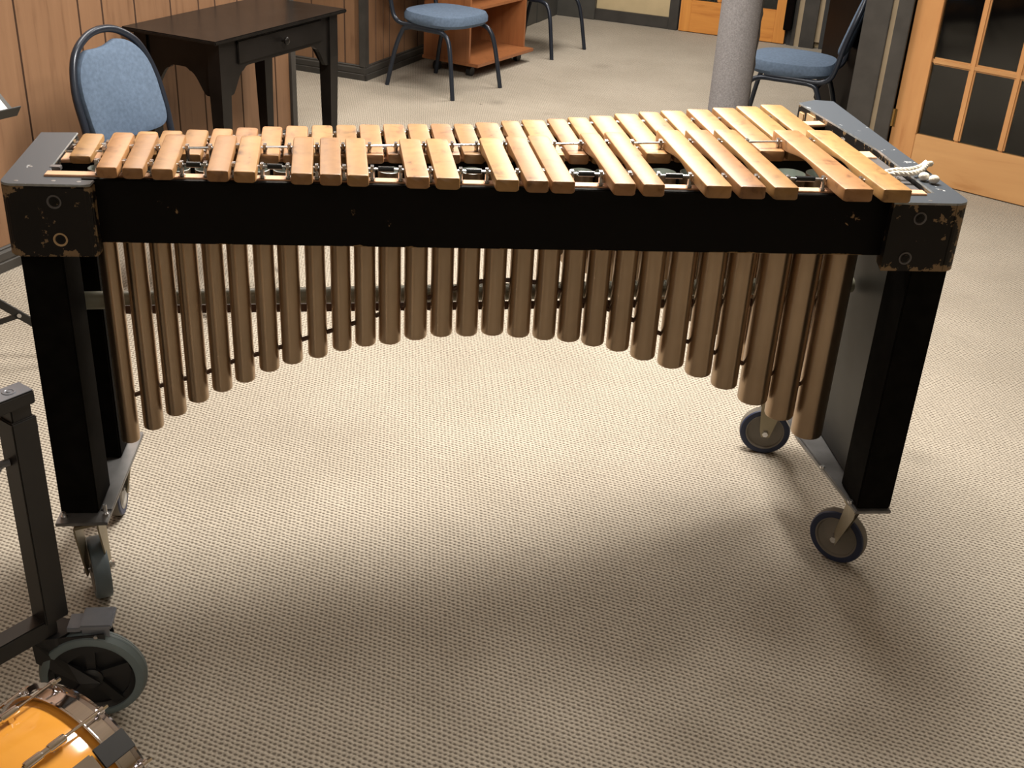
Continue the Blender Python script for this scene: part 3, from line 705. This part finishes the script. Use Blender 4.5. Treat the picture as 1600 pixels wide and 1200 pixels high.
# legs
def post_leg(x0, x1, y0, y1, name='leg', z0=.240, z1=.757, mat='post'):
    b = BM(); box(b, x0, x1, y0, y1, z0, z1, .003); return link(name, b, mat, ma)
post_leg(.005, .073, .004, .100); post_leg(.005, .073, .200, .268)
post_leg(.020, .040, .100, .200, 'end_panel', mat='endpanel')
post_leg(1.527, 1.595, .006, .100); post_leg(1.527, 1.590, .565, .640)
post_leg(1.548, 1.568, .100, .565, 'end_panel', mat='endpanel')
def plate(poly, lip):
    b = BM(); prism(b, poly, .2325, .2395, .001); o = link('base_plate', b, 'zinc', ma)
    b = BM(); prism(b, lip, .2396, .2425, .0008); link('plate_lip', b, 'steel' if False else 'zinc', o); return o
pl = plate([(.002, -.028), (.094, -.024), (.096, .30), (.002, .30)], [(.074, .015), (.094, .015), (.096, .30), (.074, .30)])
pr_ = plate([(1.524, .000), (1.596, .000), (1.592, .66), (1.496, .66), (1.492, .28)], [(1.520, .03), (1.526, .03), (1.500, .30), (1.494, .30)])
for par, x, y, h in ((pl, .014, -.008, .012), (pl, .086, .001, .022), (pr_, 1.523, .030, .006), (pr_, 1.508, .16, .006)):
    b = BM(); cyl(b, (x, y, .2395), (x, y, .2395+h), .0035, seg=10); cyl(b, (x, y, .2395), (x, y, .2435), .0062, seg=6); link('bolt', b, 'steel', par)

# casters: mesh of the fork is the part, wheel pieces are its sub-parts
def caster(pivot, hub, az, R, wd, tyre, disc, tread, ztop=.2325, forkm='fork', brake=False, parent=ma, housing=True):
    """az: direction in plan in which the axle points (unit angle); hub centre at height R"""
    ax = Vector((math.cos(az), math.sin(az), 0)); hb = Vector((hub[0], hub[1], R)); pv = Vector((pivot[0], pivot[1], 0))
    b = BM()
    cyl(b, (pv.x, pv.y, ztop), (pv.x, pv.y, ztop-.014), .026, seg=24); cyl(b, (pv.x, pv.y, ztop-.014), (pv.x, pv.y, ztop-.028), .022, .026, seg=24)
    zt = ztop-.028; g_ = wd/2+.004
    fwd = (Vector((hb.x, hb.y, 0))-pv); fl = fwd.length; fwd.normalize()
    # crown
    zc = max(zt, 2*R+.006)
    cr = [pv-fwd*.030+ax*g_, pv-fwd*.030-ax*g_, pv+fwd*.036-ax*g_, pv+fwd*.036+ax*g_]
    prism(b, [(q.x, q.y) for q in cr], zc-.002, zc+.004)
    cyl(b, (pv.x, pv.y, zc), (pv.x, pv.y, ztop-.01), .018, seg=16)
    for s in (-1, 1):
        o_ = ax*s*g_
        A = [pv-fwd*.030+Vector((0, 0, zc)), pv+fwd*.040+Vector((0, 0, zc)), pv+fwd*.044+Vector((0, 0, zc-.012)), hb+fwd*.014+Vector((0, 0, .006)), hb+fwd*.008+Vector((0, 0, -.012)), hb-fwd*.012+Vector((0, 0, -.009)), pv-fwd*.026+Vector((0, 0, zc-.018))]
        v0 = [b.verts.new(q+o_) for q in A]; v1 = [b.verts.new(q+o_+ax*s*.003) for q in A]
        b.faces.new(v0); b.faces.new(v1[::-1])
        for i in range(len(A)): b.faces.new((v0[i], v0[(i+1) % len(A)], v1[(i+1) % len(A)], v1[i]))
    f = link('caster', b, forkm, parent)
    b = BM(); h = wd/2
    a0 = hb-ax*h; lathe(b, a0, a0+ax, [(0.002, R*.70), (0, R*.76), (0, R*.95), (.003, R*.99), (.007, R), (wd-.007, R), (wd-.003, R*.99), (wd, R*.95), (wd, R*.76), (wd-.002, R*.70)], 48, 0, closed=True)
    for fc in b.faces:
        rr = [((v.co-hb)-ax*(v.co-hb).dot(ax)).length for v in fc.verts]
        if min(rr) > R*.985: fc.material_index = 1
    link('tyre', b, [tyre, tread], f, True)
    b = BM(); lathe(b, a0, a0+ax, [(.0, 0), (0, R*.14), (.004, R*.16), (.006, R*.5), (.004, R*.68), (.0000, R*.71), (-.0008, R*.76), (wd+.0008, R*.76), (wd, R*.71), (wd-.004, R*.68), (wd-.007, R*.5), (wd-.004, R*.16), (wd, R*.14), (wd, 0)], 40); link('wheel', b, disc, f, True)
    b = BM(); cyl(b, hb-ax*(g_+.009), hb+ax*(g_+.009), .0042, seg=12); cyl(b, hb-ax*(g_+.010), hb-ax*(g_+.003), .0075, seg=6); cyl(b, hb+ax*(g_+.003), hb+ax*(g_+.010), .0075, seg=6)
    link('axle_bolt', b, 'steel', f)
    return f
R1 = .0625
caster((.040, .040), (.036, .079), math.radians(22), R1, .031, 'castergrey', 'wheelgrey', 'castergrey')
caster((.040, .300), (.010, .366), math.radians(3), R1, .026, 'bluerub', 'wheelgrey', 'tread')
caster((1.562, .085), (1.578, .168), math.radians(-134), R1, .026, 'bluerub', 'wheelgrey', 'tread')
caster((1.560, .615), (1.541, .622), math.radians(-104), R1, .026, 'bluerub', 'wheelgrey', 'tread')
# brake tab on front treble caster
# rope end knotted over the bass end plate
def rope(pts, r, nm='cord_knot', k=3):
    b = BM()
    C = catmull(pts, 14)
    for s in range(k):
        P2 = []
        for i, p in enumerate(C):
            d = (C[min(i+1, len(C)-1)]-C[max(i-1, 0)]).normalized()
            x = Vector((0, 0, 1)).cross(d).normalized(); y = d.cross(x)
            a = i*.55+2*pi*s/k; P2.append(p+x*math.cos(a)*r*.55+y*math.sin(a)*r*.55)
        tube(b, P2, r*.62, 8)
    return b
Z0 = ZT+.005
b = rope([(1.487, .128, ZT-.004), (1.515, .130, Z0), (1.545, .128, Z0+.002), (1.568, .136, Z0+.006), (1.590, .165, Z0+.008), (1.607, .185, Z0+.004)], .0045)
kn = link('cord_knot', b, 'rope', ma, True)
kn['label'] = 'white cotton cord end knotted over the plate'
b = rope([(1.490, .150, ZT-.004), (1.520, .150, Z0), (1.548, .150, Z0+.002), (1.575, .160, Z0+.005), (1.600, .192, Z0+.004)], .0042); link('cord_strand', b, 'rope', kn, True)
for c_ in ((1.562, .108), (1.574, .092)):
    b = BM(); bmesh.ops.create_uvsphere(b, u_segments=14, v_segments=10, radius=.0085, matrix=Matrix.Translation((c_[0], c_[1], ZT+.0085)) @ Matrix.Diagonal((1.15, 1.0, .9, 1))); link('knot', b, 'rope', kn, True)

# ------------------------------------------------------------------ wheeled black stand at left
sd = thing('instrument_stand', 'black square-tube wheeled stand at the left edge, in front of the marimba', 'stand', (-.751, 1.515, 0), math.radians(-125))
# local +x runs along the frame, away to the lower left of the view; +y to the right rear
def sbox(nm, x0, x1, y0, y1, z0, z1, bev=.002, mat='blackmetal', par=sd):
    b = BM(); box(b, x0, x1, y0, y1, z0, z1, bev); return link(nm, b, mat, par)
pst = sbox('post', -.021, .021, -.021, .021, .205, .590)
sbox('post_top', -.017, .017, -.017, .017, .585, .612, par=pst)
tbm = sbox('top_beam', -.024, .62, -.020, .020, .610, .632)
sbox('beam_face', -.0235, .61, -.0185, .0185, .6321, .6332, .0005, 'greycap', tbm)
sbox('bottom_beam', .0, .62, -.017, .017, .178, .212)
sbox('far_post', .60, .64, -.021, .021, .205, .610)
b = BM(); lathe(b, (.005, 0, .6332), (.005, 0, 2), [(0, .010), (.001, .010), (.0012, .007), (.0003, .006), (.0003, .004), (.0018, .003), (.002, 0)], 20); link('bolt', b, 'greycap', tbm, True)
b = BM(); lathe(b, (-.021, .004, .565), (-1, .004, .565), [(0, .009), (.004, .009), (.006, .006), (.007, 0)], 16); link('bolt', b, 'greycap', pst, True)
b = BM(); cyl(b, (.021, -.004, .515), (.040, -.010, .515), .006, seg=12); box(b, .036, .070, -.020, .004, .507, .520, .004); link('clamp_lever', b, 'greycap', pst)
# caster with large grey tyre, axle nearly towards the camera
Rw = .090; az = math.radians(-82)
sw = BM(); ax = Vector((math.cos(az), math.sin(az), 0))
sc2 = thing  # alias unused
def stand_local(x, y):
    a = math.radians(-125); dx, dy = x+.745, y-1.515
    return (dx*math.cos(a)+dy*math.sin(a), -dx*math.sin(a)+dy*math.cos(a))
hx, hy = stand_local(-.684, 1.508); azl = az+math.radians(125); ax = Vector((math.cos(azl), math.sin(azl), 0)); hb = Vector((hx, hy, Rw))
fwd = Vector((hx, hy, 0)).normalized(); 
b = BM(); cyl(b, (0, 0, .178), (0, 0, .160), .030, seg=24)
for s in (-1, 1):
    o_ = ax*s*.0235
    side = Vector((-ax.y, ax.x, 0)); 
    if side.dot(fwd) < 0: side = -side
    c0 = Vector((0, 0, 0)); 
    A = [c0-side*.030+Vector((0, 0, .172)), c0+side*.088+Vector((0, 0, .182)), c0+side*.092+Vector((0, 0, .146)), c0+side*.045+Vector((0, 0, .140)), c0+side*.022+Vector((0, 0, .122)), hb+side*.016, hb+Vector((0, 0, -.014)), hb-side*.018, c0-side*.028+Vector((0, 0, .125))]
    A = [Vector((q.x, q.y, q.z)) for q in A]
    v0 = [b.verts.new(q+o_) for q in A]; v1 = [b.verts.new(q+o_+ax*s*.003) for q in A]
    b.faces.new(v0); b.faces.new(v1[::-1])
    for i in range(len(A)): b.faces.new((v0[i], v0[(i+1) % len(A)], v1[(i+1) % len(A)], v1[i]))
cst = link('caster', b, 'blackplastic', sd)
wdt = .034; a0 = hb-ax*wdt/2
b = BM(); lathe(b, a0, a0+ax, [(.001, Rw*.80), (0, Rw*.86), (.003, Rw*.94), (.009, Rw*.985), (.0125, Rw*.99), (.0130, Rw*.982), (.0137, Rw*.99), (.0165, Rw), (.0200, Rw*.99), (.0207, Rw*.982), (.0213, Rw*.99), (.031, Rw*.94), (wdt, Rw*.86), (wdt-.001, Rw*.80)], 56, closed=True)
link('tyre', b, 'greyrub', cst, True)
b = BM(); lathe(b, a0, a0+ax, [(.004, Rw*.81), (.010, Rw*.76), (.012, Rw*.70), (.022, Rw*.70), (wdt-.010, Rw*.76), (wdt-.004, Rw*.81)], 48, closed=True)
lathe(b, a0, a0+ax, [(.001, 0), (.001, Rw*.16), (.004, Rw*.20), (wdt-.004, Rw*.20), (wdt-.001, Rw*.16), (wdt-.001, 0)], 28)
xr, yr, zr, _ = frame_of(a0, a0+ax)
for k in range(5):
    q = 2*pi*k/5+.3; d = xr*math.cos(q)+yr*math.sin(q); tdir = -xr*math.sin(q)+yr*math.cos(q)
    for off in (0,):
        pA = hb+d*Rw*.15; pB = hb+d*Rw*.74
        vs8 = []
        for base, wn in ((pA, .012), (pB, .016)):
            for sx, sy in ((-1, -1), (1, -1), (1, 1), (-1, 1)): vs8.append(b.verts.new(base+tdir*sx*wn*.6+ax*sy*.010))
        for i in range(4): b.faces.new((vs8[i], vs8[(i+1) % 4], vs8[4+(i+1) % 4], vs8[4+i]))
lathe(b, a0, a0+ax, [(.016, Rw*.18), (.016, Rw*.74), (.018, Rw*.74), (.018, Rw*.18)], 40, closed=True)
link('wheel', b, 'blackplastic', cst, True)
b = BM(); Ppd = [c for c in (0, 1)]
mat_p = Matrix.Identity(4)
for i, c in enumerate((side, ax*-1 if ax.dot(Vector((0,0,1)))==0 else ax, Vector((0, 0, 1)))):
    for j in range(3): mat_p[j][i] = c[j]
mat_p.translation = Vector((0, 0, 0))
box(b, .028, .050, -.020, .020, .183, .192, .001); box(b, .050, .102, -.026, .026, .191, .200, .002)
prism(b, [(.052, -.020), (.096, -.020), (.096, -.017), (.052, -.017)], .170, .192); prism(b, [(.052, .017), (.096, .017), (.096, .020), (.052, .020)], .170, .192)
b.transform(mat_p); link('brake_pedal', b, 'greycap', cst)
b = BM()
for s_, z_ in ((.040, .165), (.075, .178)):
    q = side*s_+Vector((0, 0, z_)); cyl(b, q+ax*.027, q+ax*.0295, .0035, seg=12)
link('rivet', b, 'steel', cst)

# ------------------------------------------------------------------ snare drum lying on its side, lower left
dr_az = math.radians(60.4)
dax = Vector((math.cos(dr_az), math.sin(dr_az), 0))
DR, DL = .1475, .175
E1 = Vector((-.5946, 1.2212, DR+.009))          # centre of the far rim
dm = thing('snare_drum', 'amber lacquered snare drum with chrome hoops and lugs, at the bottom left corner', 'drum', (E1.x, E1.y, 0), dr_az-pi/2)
# local +Y = axis pointing to the far hoop; origin under far rim centre
cz = DR+.009
b = BM(); lathe(b, (0, -DL, cz), (0, 1, cz), [(.004, DR-.008), (.004, DR-.004), (.006, DR-.003), (DL-.006, DR-.003), (DL-.004, DR-.004), (DL-.004, DR-.008)], 96); link('shell', b, 'amber', dm, True)
for y0, s in ((0, -1), (-DL, 1)):
    b = BM(); pf = [(-.006, DR-.002), (-.006, DR+.006), (-.002, DR+.008), (.002, DR+.001), (.024, DR+.001), (.028, DR+.007), (.031, DR+.007), (.031, DR+.004), (.027, DR-.0015), (.002, DR-.002)]
    lathe(b, (0, y0-s*.026*0, cz), (0, y0+s, cz), [(t-.005, r) for t, r in pf], 96, closed=True); link('hoop', b, 'chrome', dm, True)
    b = BM(); lathe(b, (0, y0+s*.004, cz), (0, y0+s, cz), [(0, 0), (.001, DR-.006), (.0015, DR-.003)], 64); link('drum_head', b, 'head', dm, True)
for k in range(10):
    q = 2*pi*k/10+math.radians(72); rad = Vector((math.cos(q), 0, math.sin(q))); tn = Vector((-math.sin(q), 0, math.cos(q))); C0 = Vector((0, 0, cz))
    yA, yB = -DL/2-.034, -DL/2+.034
    b = BM(); base = C0+rad*(DR+.009)
    for ya, yb in ((yA, -DL/2-.004), (-DL/2+.004, yB)):
        lathe(b, base+Vector((0, ya, 0)), base+Vector((0, ya+1, 0)), [(0, .0035), (.002, .0062), (.006, .0066), (yb-ya-.006, .0066), (yb-ya-.002, .0062), (yb-ya, .0035)], 14)
    cyl(b, base+Vector((0, -DL/2-.006, 0)), base+Vector((0, -DL/2+.006, 0)), .0048, seg=12)
    for yy in (-DL/2-.018, -DL/2+.018): cyl(b, C0+rad*(DR-.003)+Vector((0, yy, 0)), base+Vector((0, yy, 0)), .0052, seg=10)
    lg = link('lug', b, 'chrome', dm, True)
    b = BM(); pass
    b.free()
    for yy in (.006, -DL-.006):
        b = BM(); ys = yB-.004 if yy > 0 else yA+.004; tube(b, [base+Vector((0, ys, 0)), C0+rad*(DR+.010)+Vector((0, yy*1.02, 0))], .0024, 8)
        q0 = C0+rad*(DR+.009)+Vector((0, yy, 0)); cyl(b, q0+Vector((0, -.004, 0)), q0+Vector((0, .004, 0)), .0052, seg=10)
        sg = 1 if yy > 0 else -1; cyl(b, q0, q0+Vector((0, sg*.012, 0)), .0034, seg=6)
        p0 = q0-rad*.010; cyl(b, p0+Vector((0, 0, 0)), q0+rad*.004, .0042, seg=8)
        link('tension_rod', b, 'chrome', dm, True)
# snare throw-off with black strap
q = math.radians(54); rad = Vector((math.cos(q), 0, math.sin(q))); tn = Vector((-math.sin(q), 0, math.cos(q)))
def radmat(q, y, r):
    rad = Vector((math.cos(q), 0, math.sin(q))); tn = Vector((math.sin(q), 0, -math.cos(q)))
    mm = Matrix.Identity(4)
    for i, c in enumerate((tn, Vector((0, 1, 0)), rad)):
        for j in range(3): mm[j][i] = c[j]
    mm.translation = Vector((0, y, cz))+rad*r; return mm
b = BM(); box(b, -.014, .014, -.035, .030, -.003, .012, .003); box(b, -.010, .010, -.055, -.020, .010, .020, .003); cyl(b, (-.018, -.03, .012), (.018, -.03, .012), .006, seg=12)
b.transform(radmat(math.radians(52), -DL/2+.012, DR)); th_ = link('throw_off', b, 'chrome', dm, True)
b = BM(); box(b, -.016, .016, -.012, .040, .003, .0065, .001); b.transform(radmat(math.radians(52), -.030, DR+.004)); link('strap', b, 'blackplastic', th_)

# ------------------------------------------------------------------ music stand beyond the left edge
mx, my = -1.50, 2.79
ms = thing('music_stand', 'black folding music stand holding a sheet, at the left edge by the panelling', 'stand', (mx, my, 0))
b = BM(); cyl(b, (0, 0, .10), (0, 0, .55), .010, seg=14); cyl(b, (0, 0, .55), (0, 0, .69), .007, seg=14); cyl(b, (0, 0, .685), (.07, -.11, .735), .008, seg=10); cyl(b, (0, 0, .22), (0, 0, .27), .016, seg=14); link('shaft', b, 'blackmetal', ms, True)
for k, aa in enumerate((math.radians(8), math.radians(128), math.radians(248))):
    d = Vector((math.cos(aa), math.sin(aa), 0)); nrm = Vector((-d.y, d.x, 0))
    def bar2(nm, p0, p1, wz=.011):
        b = BM(); dr_ = (p1-p0).normalized(); u2 = dr_.cross(nrm).normalized()
        vs8 = []
        for p_ in (p0, p1):
            for sx, sy in ((-1, -1), (1, -1), (1, 1), (-1, 1)): vs8.append(b.verts.new(p_+nrm*sx*.003+u2*sy*wz))
        for i in range(4): b.faces.new((vs8[i], vs8[(i+1) % 4], vs8[4+(i+1) % 4], vs8[4+i]))
        b.faces.new(vs8[:4][::-1]); b.faces.new(vs8[4:])
        return link(nm, b, 'blackmetal', ms)
    lgg = bar2('leg', d*.012+Vector((0, 0, .245)), d*.33+Vector((0, 0, .012)))
    bar2('brace', d*.012+Vector((0, 0, .075)), d*.165+Vector((0, 0, .133)), .007)
    b = BM(); q = d*.165+Vector((0, 0, .133)); cyl(b, q-nrm*.006, q+nrm*.006, .006, seg=12); link('rivet', b, 'steel', lgg)
    b = BM(); bmesh.ops.create_uvsphere(b, u_segments=12, v_segments=8, radius=.011, matrix=Matrix.Translation(d*.335+Vector((0, 0, .011)))); link('foot', b, 'blackplastic', lgg, True)
tilt = Matrix.Translation((.129, -.151, .70)) @ Matrix.Rotation(math.radians(60), 4, 'Z') @ Matrix.Rotation(math.radians(38), 4, 'X')
b = BM(); box(b, -.20, .20, -.02, .22, -.004, 0, .001); box(b, -.20, .20, -.024, -.020, -.004, .03, .001); b.transform(tilt); link('desk', b, 'blackmetal', ms)
b = BM(); box(b, -.185, .185, -.018, .20, .001, .0022); 
b.transform(tilt); sheet = link('sheet_music', b, 'paper', None); sheet.location = Vector((mx, my, 0))*S
tag(sheet, 'white sheet of music on the stand at the left edge', 'paper')
b = BM()
for k in range(6):
    for j in range(5): box(b, -.17, .17, .01+k*.03+j*.004-.0004, .01+k*.03+j*.004+.0004, .0023, .0026)
b.transform(tilt); link('staves', b, 'ink', sheet)
